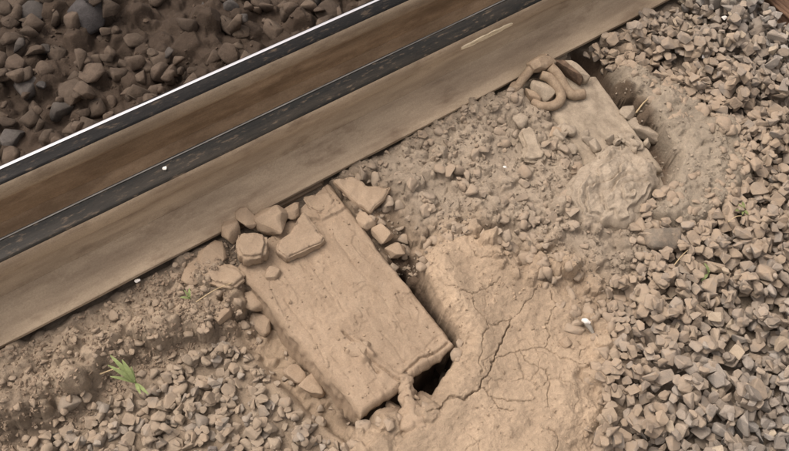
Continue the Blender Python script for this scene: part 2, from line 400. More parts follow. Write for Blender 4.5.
# split the sheet: the cracked mud, the crumbly mud bank, the bed under the ballast, the ground of the track
idx = np.arange(X.size).reshape(X.shape)
q = np.stack([idx[:-1, :-1], idx[:-1, 1:], idx[1:, 1:], idx[1:, :-1]], -1).reshape(-1, 4)
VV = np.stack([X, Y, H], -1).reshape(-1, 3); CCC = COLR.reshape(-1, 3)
fc = q[:, 0]
reg = np.zeros(len(q), int)
reg[(S_MD.ravel()[fc] > -.01)] = 1
reg[(S_BK.ravel()[fc] > -.01) | (S_T2.ravel()[fc] > 0)] = 2
reg[(S_T1.ravel()[fc] > 0)] = 1
reg[(S_CR.ravel()[fc] > np.where(rgt.ravel()[fc] > .5, -.05, -.012))] = 3
reg[(Y.ravel()[fc] > .17)] = 4
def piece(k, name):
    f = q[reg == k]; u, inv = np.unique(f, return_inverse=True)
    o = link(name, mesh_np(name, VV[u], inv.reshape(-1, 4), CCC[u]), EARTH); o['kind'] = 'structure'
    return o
def fine_crust():
    f = q[reg == 3]; ia = f.ravel()//X.shape[1]; ja = f.ravel() % X.shape[1]
    i0, i1, j0, j1 = ia.min(), ia.max()+1, ja.min(), ja.max()+1
    keep = np.zeros(X.shape, bool); keep[f[:, 0]//X.shape[1], f[:, 0] % X.shape[1]] = True
    K = keep[i0:i1, j0:j1]
    def up(A):
        A = A[i0:i1, j0:j1]; B = np.zeros((A.shape[0]*2-1, A.shape[1]*2-1)+A.shape[2:])
        B[::2, ::2] = A; B[1::2, ::2] = (A[:-1]+A[1:])/2; B[:, 1::2] = (B[:, :-1:2]+B[:, 2::2])/2; return B
    x, y, h, c = up(X), up(Y), up(H), up(COLR)
    fade = np.clip(up(S_CR)/.03, 0, 1)
    xx = x + .0045*fbm(x, y, .016, 4, 91); yy = y + .0045*fbm(x, y, .016, 4, 92)
    ck = np.zeros(x.shape); vis_ = (y > -.95)
    for k, line in enumerate(CRACKS):
        d = dline(xx[vis_], yy[vis_], px(line, .012)); big = k in (0, 6)
        wd = (.0013 if big else .0008)*(1 + .5*fbm(x[vis_], y[vis_], .03, 2, 95+k))
        ck[vis_] = np.maximum(ck[vis_], np.exp(-np.clip(d/wd, 0, 9)**2)*(1.0 if big else .5))
    # hair cracks between irregular plates
    gx, gy = xx/.055, yy/.055; bx, by = np.floor(gx), np.floor(gy); d1 = np.full(x.shape, 9.); d2 = d1.copy()
    for a_ in (-1, 0, 1):
        for b_ in (-1, 0, 1):
            cx_, cy_ = bx+a_, by+b_; ci_, cj_ = cx_.astype(np.int64), cy_.astype(np.int64)
            dd = np.hypot(cx_+hash2(ci_, cj_, 5)-gx, cy_+hash2(ci_, cj_, 6)-gy)
            d2 = np.minimum(d2, np.maximum(d1, dd)); d1 = np.minimum(d1, dd)
    sel = sstep(.0, .5, fbm(x, y, .09, 3, 97))
    ck = np.maximum(ck, np.exp(-((d2-d1)/.022)**2)*.28*sel)
    h = h - ck*.0085*fade + fade*(.0004*fbm(x, y, .012, 3, 98) + .0012*np.abs(fbm(x, y, .03, 3, 99)))
    c = c*(1-.25*(ck*fade)[..., None])
    n2 = x.shape[1]; id2 = np.arange(x.size).reshape(x.shape)
    K2 = np.repeat(np.repeat(K[:-1, :-1], 2, 0), 2, 1)
    q2 = np.stack([id2[:-1, :-1], id2[:-1, 1:], id2[1:, 1:], id2[1:, :-1]], -1)[K2]
    u, inv = np.unique(q2, return_inverse=True)
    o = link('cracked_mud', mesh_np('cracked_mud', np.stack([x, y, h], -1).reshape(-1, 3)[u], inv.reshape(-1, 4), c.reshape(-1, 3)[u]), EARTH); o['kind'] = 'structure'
    return o
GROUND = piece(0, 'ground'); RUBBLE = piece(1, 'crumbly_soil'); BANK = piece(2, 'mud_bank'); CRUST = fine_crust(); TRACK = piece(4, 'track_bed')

# ---------------------------------------------------------------- stones
def hull_template(seed, npts, bev, flat=.62, sub=False):
    r = random.Random(seed); bm = bmesh.new()
    ax = (1.2, r.uniform(.8, 1.1), r.uniform(.6, .95))
    for i in range(npts):
        v = Vector((r.gauss(0, 1), r.gauss(0, 1), r.gauss(0, 1))).normalized()
        k = r.uniform(.8, 1.05); bm.verts.new((v.x*ax[0]*k*.5, v.y*ax[1]*k*.5, v.z*ax[2]*k*.5))
    res = bmesh.ops.convex_hull(bm, input=bm.verts)
    bmesh.ops.delete(bm, geom=[g for g in res['geom_interior'] if isinstance(g, bmesh.types.BMVert)], context='VERTS')
    bmesh.ops.dissolve_limit(bm, angle_limit=R(16), verts=bm.verts, edges=bm.edges)
    if bev: bmesh.ops.bevel(bm, geom=list(bm.edges), offset=bev, segments=1, affect='EDGES', profile=.5, clamp_overlap=True)
    bmesh.ops.triangulate(bm, faces=bm.faces)
    bmesh.ops.recalc_face_normals(bm, faces=bm.faces)
    return bm
TPL = []; TNP = []; TLOW = []
NSH = 18
for s in range(28):
    rnd = s >= NSH
    bm = hull_template(100+s, random.choice((9, 10, 12, 13)) if not rnd else 11, .045 if not rnd else .10)
    if rnd:
        for f_ in bm.faces: f_.smooth = True
    me = bpy.data.meshes.new('stone_shape'); bm.to_mesh(me); TPL.append(me); me.materials.append(STONE)
    TNP.append((np.array([v.co[:] for v in bm.verts]), np.array([[v.index for v in f.verts] for f in bm.faces]))); bm.free()
    bm = hull_template(100+s, 9, 0); TLOW.append((np.array([v.co[:] for v in bm.verts]), np.array([[v.index for v in f.verts] for f in bm.faces]))); bm.free()

TDUST = sstep(-.03, .04, sdf_poly(X, Y, px([(120, -40), (125, 30), (140, 55), (180, 62), (225, 50), (235, 10), (220, -40)], 0)))
# surface that receives the stones, on a regular grid
HG = .004; gx0, gx1, gy0, gy1 = -2.3, 2.9, -2.3, 2.2
gxs = np.arange(gx0, gx1, HG); gys = np.arange(gy0, gy1, HG)
ii = np.clip(np.searchsorted(ys, gys), 0, len(ys)-1); jj = np.clip(np.searchsorted(xs, gxs), 0, len(xs)-1)
SURF = H[np.ix_(ii, jj)].copy()
gi = lambda y: int((y-gy0)/HG); gj = lambda x: int((x-gx0)/HG)
def lookup(A, x, y):
    return A[min(int(np.searchsorted(ys, y)), len(ys)-1), min(int(np.searchsorted(xs, x)), len(xs)-1)]

# sleepers' footprints (kept clear of stones)
SL1 = px([(252, 289), (362, 419), (456, 346), (331, 184)], .0)
PA3 = G(742, -8)[:2]; PB3 = G(793, 40)[:2]
SLX = [(-.262, -.008), (.462, .700), (1.10, 1.38)]
STONES = []
def put(x, y, size, col, dust, sink=0., flatness=None, tilt=.5, tpl=None, aspect=None, quant=60):
    t = random.randrange(NSH) if tpl is None else random.randrange(NSH, len(TPL))
    sc = np.array([size, size*random.uniform(.85, 1.15), size*random.uniform(.75, 1.15)]) if aspect is None else size*np.array(aspect)
    e = Euler((random.gauss(0, tilt*.6), random.gauss(0, tilt*.6), random.uniform(0, 6.28)))
    if random.random() < .10*tilt: e.x += 1.3
    Rm = np.array(e.to_matrix())
    V = (TNP[t][0]*sc) @ Rm.T
    r = max(abs(V[:, 0]).max(), abs(V[:, 1]).max()); top = V[:, 2].max(); bot = -V[:, 2].min()
    i0, i1, j0, j1 = gi(y-r), gi(y+r)+1, gj(x-r), gj(x+r)+1
    if i0 < 0 or j0 < 0 or i1 >= SURF.shape[0] or j1 >= SURF.shape[1]: return
    wn = SURF[i0:i1, j0:j1]
    yy = (gys[i0:i1]-y)[:, None]/r; xx = (gxs[j0:j1]-x)[None, :]/r; k = 1-xx*xx-yy*yy; ok = k > .05
    if ok.sum() < 2: return
    kk = np.sqrt(np.clip(k, 0, 1))
    z = np.percentile((wn + bot*kk)[ok], quant) - sink*(top+bot)
    SURF[i0:i1, j0:j1] = np.where(ok, np.maximum(wn, z + top*kk*.9), wn)
    STONES.append((x, y, z, t, sc, e, col, dust, size))
def tone(kind):
    u = random.random()
    if kind == 'R':
        v = random.uniform(.13, .33); 
        if u < .40: c = (v*1.03, v*.94, v*.83)
        elif u < .64: c = (v*1.10, v*.94, v*.76)
        elif u < .93: c = (v*.97, v*.94, v*.88)
        else: c = (v*1.5, v*1.3, v*1.0)
    elif kind == 'B':
        v = random.uniform(.17, .32); c = (v*1.1, v*.93, v*.72) if u < .7 else (v, v*.96, v*.87)
        if u > .97: c = (.10, .11, .13)
    elif kind == 'M': v = random.uniform(.20, .32); c = (v*1.08, v*.93, v*.75)
    else: v = random.uniform(.042, .085); c = (v*1.15, v*.87, v*.66) if u < .9 else (v, v*.93, v*.88)
    return c
def on_sleeper(x, y, m=.0):
    if sdf_poly(np.array([x]), np.array([y]), SL1)[0] > -m: return True
    if SLX[1][0]-m < x < SLX[1][1]+m and y > -.40-m: return True
    if x > 1.0 and y > -.36:
        a_, b_ = PA3, PB3; t_ = (b_[0]-a_[0])*(y-a_[1]) - (b_[1]-a_[1])*(x-a_[0])
        if t_ > 0: return x < a_[0]+.36
    return False
def rsize():
    u = random.random()
    s = random.uniform(.018, .031)
    if u > .68: s = random.uniform(.028, .040)
    if u > .955: s = random.uniform(.038, .052)
    return s
def inview(x, y):
    a, b, d = project([[x, y, 0]]); return -25 < a[0] < 815 and -25 < b[0] < 480
def scatter(n, xr, yr, dense_view):
    for _ in range(n):
        x = random.uniform(*xr); y = random.uniform(*yr)
        if inview(x, y) != dense_view: continue
        if -.012 < y < .30: continue
        if on_sleeper(x, y, .006): continue
        if y > .30:
            pq = lookup(TDUST, x, y)
            if random.random() < .895 + .095*pq: continue
            put(x, y, random.choice((random.uniform(.024, .044), random.uniform(.036, .072))), tone('T'), random.uniform(.0, .10), sink=random.uniform(.2, .6), tilt=.4, tpl=1); continue
        cr = lookup(S_CR, x, y); md = lookup(S_MD, x, y); bk = lookup(S_BK, x, y); t1 = lookup(S_T1, x, y); t2 = lookup(S_T2, x, y)
        bl = lookup(S_BL, x, y); dl = lookup(S_DL, x, y); lf = lookup(S_LF, x, y)
        if t2 > -.004: continue
        if cr > -.012 or bk > .004:
            if x < .2 and cr > 0: continue
            lim = .085*random.random()**1.5
            if max(cr, bk) > lim or random.random() < .35: continue
            put(x, y, rsize(), tone('M'), 1.0, sink=random.uniform(.40, .75), tilt=.5, tpl=1, quant=50); continue
        if y > -.17 and x < .0 and random.random() < .7: continue
        if y > -.17 and x < .0:
            put(x, y, random.uniform(.010, .024), tone('M'), 1.0, sink=random.uniform(.1, .5), tilt=.5, tpl=1); continue
        if t1 > -.005:
            if y < -.30 or lookup(S_T1D, x, y) > -.004 or random.random() < .80: continue
            put(x, y, random.uniform(.014, .036), tone('M'), random.uniform(.7, 1), sink=random.uniform(.1, .5), tilt=.6, tpl=1); continue
        near = max(cr, bk*.8, md*.6)                          # how close the mud is (negative = metres away)
        if dl > 0 or lf > -.01:
            if random.random() < .86: continue
            put(x, y, random.uniform(.010, .024), tone('M'), random.uniform(.5, 1), sink=random.uniform(.2, .5), tilt=.6, tpl=1); continue
        if md > 0:
            if random.random() < .93 - .30*lookup(patchy, x, y): continue
            put(x, y, random.choice((random.uniform(.010, .022), random.uniform(.018, .038))), tone('M'), random.uniform(.6, 1), sink=random.uniform(.15, .55), tilt=.5, tpl=1 if random.random() < .4 else None); continue
        if bl > -.02:
            dustv = random.uniform(.45, 1.0)
            if random.random() < .06: continue
            put(x, y, random.choice((random.uniform(.012, .022), random.uniform(.016, .030), random.uniform(.020, .036))), tone('B'), dustv, sink=random.uniform(.05, .45), tilt=.4, tpl=1 if random.random() < .3 else None, quant=45); continue
        dustv = np.clip(1.0+near/.26, 0, 1)*random.uniform(.7, 1.1) + random.uniform(.05, .38)
        sink = np.clip(1.0+near/.07, 0, 1)*random.uniform(.2, .5)
        put(x, y, rsize(), tone('R'), min(dustv, 1.), sink=sink, tilt=.45, quant=42)
# set stones the photograph shows singly: (pixel, size in pixels, colour, dust)
BIG = [(728, 92, 26, 'R', .6), (700, 14, 24, 'R', .2), (729, 12, 28, 'R', .2), (645, 262, 20, 'R', .5), (690, 240, 22, 'R', .5), (672, 56, 16, 'R', .3),
       (66, 398, 26, 'M', .4), (18, 52, 34, 'T', 0.04), (72, 96, 32, 'T', 0.07), (28, 90, 34, 'T', 0.06), (30, 22, 40, 'T', 0.03), (88, 130, 34, 'T', 0.06), (98, 16, 62, 'T', 0.00),
       (12, 132, 34, 'T', 0.06), (8, 74, 24, 'T', 0.06), (40, 130, 22, 'T', 0.06), (58, 55, 22, 'T', 0.06), (100, 66, 24, 'T', 0.09), (142, 70, 26, 'T', 0.09), (157, 62, 24, 'T', 0.09),
       (62, 112, 26, 'T', 0.09), (236, 4, 26, 'T', 0.06), (228, 30, 22, 'T', 0.09), (20, 5, 24, 'T', 0.03), (50, 8, 22, 'T', 0.03), (500, 132, 14, 'M', .8), (497, 222, 12, 'M', .8)]
for a, b, s, k, d in BIG:
    p = G(a, b, .0)
    dist = np.linalg.norm(p-CAM); size = s*dist/FPX*1.05
    put(p[0], p[1], size, tone(k) if s != 62 else (.060, .056, .056), d, sink=.30 if k == 'T' else .12, tilt=.25, tpl=1 if k in 'TM' else None, quant=50)
nbig = len(STONES)
scatter(34000, (-.95, 1.5), (-1.0, 1.0), True)
scatter(34000, (-1.4, 2.1), (-1.55, 1.2), False)
scatter(13000, (-2.2, 2.8), (-2.2, 2.1), False)

Q = np.array([(s[0], s[1], s[2]) for s in STONES]); a, b, d = project(Q); sz = np.array([s[8] for s in STONES])/d*FPX
vis = (a > 3) & (a < 786) & (b > 3) & (b < 448)
rank = np.where(vis, sz, 0) ; rank[:nbig] += 100*vis[:nbig]
order = np.argsort(-rank); single = set(order[:296].tolist())
bedparent = {}
for k in single:
    x, y, z, t, sc, e, c, dust, size = STONES[k]
    par = TRACK if y > .17 else (RUBBLE if lookup(S_MD, x, y) > 0 else GROUND)
    o = link('stone', TPL[t], None, par, (x, y, z)); o.rotation_euler = e; o.scale = tuple(sc); o.color = (*c, dust)
def join_stones(name, keys, parent):
    Vs = []; Fs = []; Cs = []; Sm = []; off = 0
    for k in keys:
        x, y, z, t, sc, e, c, dust, size = STONES[k]
        T = TNP[t] if vis[k] or (-60 < a[k] < 850 and -60 < b[k] < 510) else TLOW[t]
        V = (T[0]*sc) @ np.array(e.to_matrix()).T + (x, y, z)
        Vs.append(V); Fs.append(T[1]+off); off += len(V); Cs.append(np.tile((*c, dust), (len(V), 1))); Sm.append(np.full(len(T[1]), t >= NSH))
    o = link(name, mesh_np(name, np.concatenate(Vs), np.concatenate(Fs), np.concatenate(Cs), np.concatenate(Sm)), STONE_ATTR, parent)
    o['kind'] = 'stuff'; return o
rest = [k for k in range(len(STONES)) if k not in single]
join_stones('gravel', [k for k in rest if Q[k, 1] <= .17], GROUND)
join_stones('gravel', [k for k in rest if Q[k, 1] > .17], TRACK)
print('stones', len(STONES), 'in view', int(vis.sum()))

# ---------------------------------------------------------------- rails
def extrude_profile(name, prof, mat, parent, x0=-14, x1=16, closed=True, wig=.0, fine=(-1.2, 2.2, .02)):
    xx = [x0, x0*.5, -3] + list(np.arange(*fine)) + [3.2, x1*.5, x1]; n = len(prof); P = np.array(prof)
    V = []
    for i, x in enumerate(xx):
        for k, (y, z) in enumerate(prof):
            d = wig*mn.noise((x*9, y*40, z*40)) if wig else 0
            V.append((x, y+d, z+d))
    F = []
    for i in range(len(xx)-1):
        for k in range(n if closed else n-1):
            a_ = i*n+k; b_ = i*n+(k+1) % n; F.append((a_, b_, b_+n, a_+n))
    me = mesh_np(name, V, F, None, True)
    me.polygons.foreach_set('use_smooth', np.full(len(F), wig > 0 or True)); 
    bm = bmesh.new(); bm.from_mesh(me)
    if closed: bmesh.ops.holes_fill(bm, edges=[e for e in bm.edges if e.is_boundary])
    bmesh.ops.recalc_face_normals(bm, faces=bm.faces)
    for e in bm.edges:
        if len(e.link_faces) == 2 and e.calc_face_angle(0) > R(38): e.smooth = False
    bm.to_mesh(me); bm.free()
    return link(name, me, mat, parent)
def arc(cy, cz, r, a0, a1, n=5):
    return [(cy + r*math.cos(R(a0+(a1-a0)*i/n)), cz + r*math.sin(R(a0+(a1-a0)*i/n))) for i in range(n+1)]
def rail(name, yc, hw, top, base, m_head, m_side, m_strip, m_web, m_foot, sw, label, cat, nearfoot=.070):
    t = empty(name, (0, yc, base)); T = top-base
    def off(p): return [(y, z) for y, z in p]
    # head: near side, top, far corner
    head = [(-.009, T-.050), (-hw+.002, T-.040), (-hw, T-.034)] + arc(-hw+.009, T-.009, .009, 180, 95, 5) + arc(hw-.006, T-.006, .006, 70, 0, 3) + [(hw, T-.034), (hw-.002, T-.040), (.009, T-.050)]
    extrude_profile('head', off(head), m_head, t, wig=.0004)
    strip = [(hw-.006-sw, T+.0006), (hw-.0045, T-.0003), (hw-.001, T-.0030), (hw+.0008, T-.008), (hw-.002, T-.008), (hw-.006, T-.004), (hw-.006-sw, T-.002)]
    st = extrude_profile('worn_edge', off(strip), m_strip, t)
    side = [(-hw+.0024, T-.0022), (-hw-.0006, T-.0075), (-hw-.0012, T-.014), (-hw-.0015, T-.034), (-hw+.001, T-.042), (-.010, T-.051), (-.010, T-.048), (-hw+.002, T-.036)]
    extrude_profile('head_side', off(side), m_side, t, wig=.0003)
    web = [(-.009, T-.047), (-.0085, .055), (-.013, .036), (.013, .036), (.0085, .055), (.009, T-.047)]
    extrude_profile('web', off(web), m_web, t, wig=.0003)
    foot = [(-nearfoot, .0), (-nearfoot-.001, .009), (-nearfoot+.003, .0125), (-.045 if nearfoot > .05 else -nearfoot*.8, .017), (-.026, .026), (-.012, .043), (.012, .043), (.026, .026), (.045, .017), (.062, .0125), (.064, .0)]
    extrude_profile('foot', off(foot), m_foot, t, wig=.0008)
    tag(t, label, cat)
    return t
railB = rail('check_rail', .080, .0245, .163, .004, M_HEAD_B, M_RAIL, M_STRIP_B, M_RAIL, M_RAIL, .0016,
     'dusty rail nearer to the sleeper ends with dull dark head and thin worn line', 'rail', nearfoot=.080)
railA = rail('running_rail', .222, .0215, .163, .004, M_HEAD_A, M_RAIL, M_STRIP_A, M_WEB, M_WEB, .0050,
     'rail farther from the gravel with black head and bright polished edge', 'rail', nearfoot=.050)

# scraped patch on the near side of the near rail's head
def ribbon(name, pts, wid, thick, mat, parent=None):
    bm = bmesh.new(); rows = []
    for i, p in enumerate(pts):
        wd = wid[i] if isinstance(wid, (list, tuple)) else wid
        p = Vector(p); rows.append([bm.verts.new(p + Vector((0, -wd*.1, wd))), bm.verts.new(p - Vector((0, -wd*.1, wd))), bm.verts.new(p - Vector((0, -wd*.1, wd)) + Vector((0, thick, 0))), bm.verts.new(p + Vector((0, -wd*.1, wd)) + Vector((0, thick, 0)))])
    for r0, r1 in zip(rows[:-1], rows[1:]):
        for k in range(4): bm.faces.new((r0[k], r0[(k+1) % 4], r1[(k+1) % 4], r1[k]))
    bm.faces.new(rows[0]); bm.faces.new(rows[-1][::-1]); bmesh.ops.recalc_face_normals(bm, faces=bm.faces)
    me = bpy.data.meshes.new(name); bm.to_mesh(me); bm.free(); return link(name, me, mat, parent)
xa = G(463, 47, .145)[0]; xb = G(514, 22, .145)[0]
n_ = 26; pts = []; wd = []
for i in range(n_+1):
    u = i/n_; pts.append((xa+(xb-xa)*u, -.0285, -.024+.157 + .0008*math.sin(i*.9))); wd.append(.003+.0055*(math.sin(math.pi*min(1, u*1.02))**.5)*(.9+.1*math.sin(i*1.3)))
o = ribbon('scraped_patch', [(p[0], p[1], p[2]) for p in pts], wd, .003, M_SCRAPE, railB)

# ---------------------------------------------------------------- sleepers
def rock_mesh(name, dims, seed, rough=.06, pts=16, boxy=.5, bev=.10):
    r = random.Random(seed); bm = bmesh.new()
    for i in range(pts):
        v = Vector((r.gauss(0, 1), r.gauss(0, 1), r.gauss(0, 1))).normalized()
        mx = max(abs(v.x), abs(v.y), abs(v.z)); v = v*(1-boxy) + v/mx*boxy*.85
        bm.verts.new((v.x*.5, v.y*.5, v.z*.5))
    res = bmesh.ops.convex_hull(bm, input=bm.verts)
    bmesh.ops.delete(bm, geom=[g for g in res['geom_interior'] if isinstance(g, bmesh.types.BMVert)], context='VERTS')
    bmesh.ops.dissolve_limit(bm, angle_limit=R(14), verts=bm.verts, edges=bm.edges)
    mnv = [min(v.co[k] for v in bm.verts) for k in range(3)]; mxv = [max(v.co[k] for v in bm.verts) for k in range(3)]
    for v in bm.verts:
        for k in range(3): v.co[k] = ((v.co[k]-mnv[k])/(mxv[k]-mnv[k])-.5)*dims[k]
    m = min(dims)
    bmesh.ops.bevel(bm, geom=list(bm.edges), offset=m*bev, segments=2, affect='EDGES', profile=.5, clamp_overlap=True)
    bmesh.ops.triangulate(bm, faces=bm.faces)
    bmesh.ops.subdivide_edges(bm, edges=[e for e in bm.edges if e.calc_length() > m*.22], cuts=2, use_grid_fill=True)
    bmesh.ops.triangulate(bm, faces=bm.faces)
    bm.normal_update(); o = Vector((seed*3.1, 0, 0))
    for v in bm.verts:
        v.co += v.normal*(mn.noise(v.co*60+o)*m*rough + mn.noise(v.co*170+o)*m*rough*.5)
    for f in bm.faces: f.smooth = True
    me = bpy.data.meshes.new(name); bm.to_mesh(me); bm.free(); return me
def loft_slab(name, poly, hfun, depth, mat, nx, ny, skirt, parent=None, loc=(0, 0, 0), rad=.01):
    """poly: 4 corners (far-left, near-left, near-right, far-right); hfun(x,y,u,v)->z; skirt(side,u,depth)->inset"""
    P = np.array(poly, float)
    u = np.linspace(0, 1, nx); v = np.linspace(0, 1, ny)
    e_ = lambda t: t
    U, Vv = np.meshgrid(u, v)                     # v: 0 far .. 1 near
    Lx = P[0]*(1-Vv[..., None]) + P[1]*Vv[..., None]; Rx = P[3]*(1-Vv[..., None]) + P[2]*Vv[..., None]
    XY = Lx*(1-U[..., None]) + Rx*U[..., None]
    wx = np.linalg.norm(P[3]-P[0]); ly = np.linalg.norm(P[1]-P[0])
    cen = P.mean(0)
    de = np.minimum(np.minimum(U*wx, (1-U)*wx), (1-Vv)*ly)
    Z = hfun(XY[..., 0], XY[..., 1], U, Vv) - rad*np.clip(1-de/rad, 0, 1)**2
    # ragged outline
    rag = .004*fbm(XY[..., 0], XY[..., 1], .05, 4, 301)*np.clip(1-de/.03, 0, 1)
    d0 = XY - cen; d0 /= (np.linalg.norm(d0, axis=-1, keepdims=True)+1e-6)
    XY = XY + d0*rag[..., None]
    idx = np.arange(nx*ny).reshape(ny, nx)
    V = [np.concatenate([XY, Z[..., None]], -1).reshape(-1, 3)]
    F = [np.stack([idx[:-1, :-1], idx[1:, :-1], idx[1:, 1:], idx[:-1, 1:]], -1).reshape(-1, 4)]
    ring = np.concatenate([idx[:, 0], idx[-1, 1:], idx[::-1, -1][1:], idx[0, ::-1][1:-1]])
    side = np.array(['L']*ny + ['N']*(nx-1) + ['R']*(ny-1) + ['F']*(nx-2))
    base = V[0][ring]; nr = len(ring); prev = ring; off = nx*ny
    inw = (np.r_[cen, 0] - base); inw[:, 2] = 0
    sv = {'L': P[3]-P[0], 'R': P[0]-P[3], 'N': P[0]-P[1], 'F': P[1]-P[0]}
    nrm = np.array([np.r_[sv[s]/np.linalg.norm(sv[s]), 0] for s in side])
    for dd in depth:
        ins = np.array([skirt(side[k], base[k, 0], base[k, 1], dd) for k in range(nr)])
        row = base + nrm*ins[:, None]; row[:, 2] = base[:, 2] - dd
        cur = np.arange(off, off+nr); V.append(row); off += nr
        F.append(np.stack([prev, np.roll(prev, -1), np.roll(cur, -1), cur], -1)[:, ::-1]); prev = cur
    me = mesh_np(name, np.concatenate(V)-np.array(loc), np.concatenate(F), None, True)
    bm = bmesh.new(); bm.from_mesh(me); bmesh.ops.recalc_face_normals(bm, faces=bm.faces); bm.to_mesh(me); bm.free()
    return link(name, me, mat, parent, loc)
def pxw(p, z=0): return G(p[0], p[1], z)[:2]
CR_S1 = [[(343, 332), (352, 341), (362, 351), (372, 362), (386, 372), (398, 380)], [(400, 378), (410, 368), (420, 360), (436, 352), (448, 344)], [(330, 290), (338, 300), (345, 312)],
         [(412, 360), (424, 352), (430, 342), (444, 334)], [(300, 250), (318, 275), (335, 300)], [(365, 365), (372, 372), (380, 373)], [(285, 300), (300, 322), (318, 345), (326, 362)], [(352, 262), (368, 282), (384, 300), (398, 322), (404, 334)], [(330, 230), (344, 250), (352, 262)], [(380, 330), (396, 348), (404, 362)], [(300, 345), (312, 360), (322, 378), (334, 390)]]
def h_s1(x, y, u, v):
    xw_ = x+.002*fbm(x, y, .015, 3, 401); yw_ = y+.002*fbm(x, y, .015, 3, 402)
    z = .0 + .0035*fbm(x, y, .10, 4, 405) + -.0 + .0007*fbm(x*2.2, y*.6, .03, 4, 406) + .0007*fbm(x, y, .012, 3, 407) + .0007*np.maximum(0, fbm(x, y, .02, 2, 408))
    for k, l in enumerate(CR_S1):
        d = dline(xw_, yw_, px(l, 0)); z = z - (.006 if k < 2 else .0018)*np.exp(-(d/.0020)**2)
        z = z + .0022*np.exp(-((d-.006)/.006)**2)*(k < 2)
    fl = fbm(x*1.6, y*.8, .07, 4, 421); z = z + .0020*sstep(.05, .12, fl) + .0014*sstep(-.35, -.29, fl)      # flaking layers of clay
    # raised crescent with a slot beside it
    c = px([(348, 352), (352, 346), (359, 344), (367, 350), (372, 356)], 0); d = dline(x, y, c); z = z + .011*np.exp(-(d/.0065)**2)
    c = px([(357, 352), (363, 360)], 0); d = dline(x, y, c); z = z + .010*np.exp(-(d/.008)**2)
    c = px([(371, 364), (378, 372)], 0); d = dline(x, y, c); z = z - .010*np.exp(-(d/.0035)**2)
    c = px([(316, 292), (330, 308), (322, 318)], 0); d = dline(x, y, c); z = z + .003*np.abs(fbm(x, y, .02, 3, 411))*np.exp(-(d/.03)**2)
    # a layer of clay lying on the upper part, ending in a low ledge
    c = px([(303, 192), (332, 184), (345, 210), (322, 222), (300, 214)], 0); s = sdf_poly(x, y, c); z = z + .006*sstep(-.004, .003, s + .003*fbm(x, y, .03, 3, 412))
    # the lip of the broken end curls up
    c = px([(420, 384), (434, 372), (448, 356), (455, 346)], 0); d = dline(x, y, c); z = z + .006*np.exp(-(d/.010)**2)
    return z
def sk_s1(s, x, y, d):
    n = .005*mn.noise((x*30, y*30, d*40)) + .004*mn.noise((x*90, y*90, d*90))
    if s == 'N': return n + .020*sstep(.008, .03, d) + .010*(x > -.12)*sstep(.01, .02, d)
    if s == 'L': return n - .012*d/.15
    return n + .004
s1 = loft_slab('wooden_sleeper', [pxw((236, 268)), pxw((361, 417)), pxw((455, 346)), pxw((330, 184))], h_s1, (.006, .012, .02, .03, .045, .06, .09, .15), M_SLEEPER, 170, 260, sk_s1, loc=tuple(np.r_[G(380, 330)[:2], 0]))
kn = link('dirt_lump', rock_mesh('dirt_lump', (.058, .034, .020), 83, boxy=.3, rough=.10, pts=14), M_CLAY, s1); kp = G(358, 349, .006); kn.location = Vector(kp)-s1.location; kn.rotation_euler = (0, R(6), R(-38))
kn = link('dirt_lump', rock_mesh('dirt_lump', (.040, .022, .014), 85, boxy=.3, rough=.10, pts=12), M_CLAY, s1); kp = G(365, 358, .004); kn.location = Vector(kp)-s1.location; kn.rotation_euler = (0, 0, R(28))
tag(s1, 'dust-caked sleeper end with split top and broken corner, beside the cracked mud', 'sleeper', 'sleepers under the rails')
# the same sleeper goes on under the rails
def box_part(name, x0, x1, y0, y1, z0, z1, mat, parent, bev=.006):
    bm = bmesh.new(); bmesh.ops.create_cube(bm, size=1)
    pl = Vector(parent.location) if parent else Vector((0, 0, 0))
    for v in bm.verts: v.co = Vector((x0+(x1-x0)*(v.co.x+.5), y0+(y1-y0)*(v.co.y+.5), z0+(z1-z0)*(v.co.z+.5))) - pl
    bmesh.ops.bevel(bm, geom=list(bm.edges), offset=bev, segments=2, affect='EDGES')
    bmesh.ops.subdivide_edges(bm, edges=[e for e in bm.edges if e.calc_length() > .1], cuts=6, use_grid_fill=True)
    for v in bm.verts: v.co += Vector((mn.noise(v.co*20), mn.noise(v.co*20+Vector((9, 0, 0))), mn.noise(v.co*20+Vector((0, 9, 0)))))*.002
    me = bpy.data.meshes.new(name); bm.to_mesh(me); bm.free()
    return link(name, me, mat, parent)
box_part('buried_length', -.250, -.012, .0 , .245, -.14, -.004, M_SLEEPER, s1)

def h_s2(x, y, u, v):
    z = .004 + .003*fbm(x, y, .10, 4, 505) + .0004*fbm(x*2.2, y*.6, .03, 4, 506) + .0008*fbm(x, y, .012, 3, 507)
    d = dline(x+.002*fbm(x, y, .02, 3, 9), y, px([(598, 80), (618, 96), (634, 112)], 0)); z = z - .003*np.exp(-(d/.002)**2)
    return z
def sk2(s, x, y, d):
    return .005*mn.noise((x*30, y*30, d*40)) + .003
s2 = loft_slab('wooden_sleeper', [pxw((530, 78)), pxw((588, 172)), pxw((664, 170)), pxw((598, 78))], h_s2, (.006, .012, .02, .035, .06, .15), M_SLEEPER2, 80, 90, sk2, loc=tuple(np.r_[G(600, 120)[:2], 0]))
tag(s2, 'pale grey sleeper end holding the rusty clip, half under the swirled mud lump', 'sleeper', 'sleepers under the rails')
box_part('buried_length', G(545, 80)[0]+.01, G(598, 78)[0]-.004, .0, .245, -.14, -.003, M_SLEEPER2, s2)

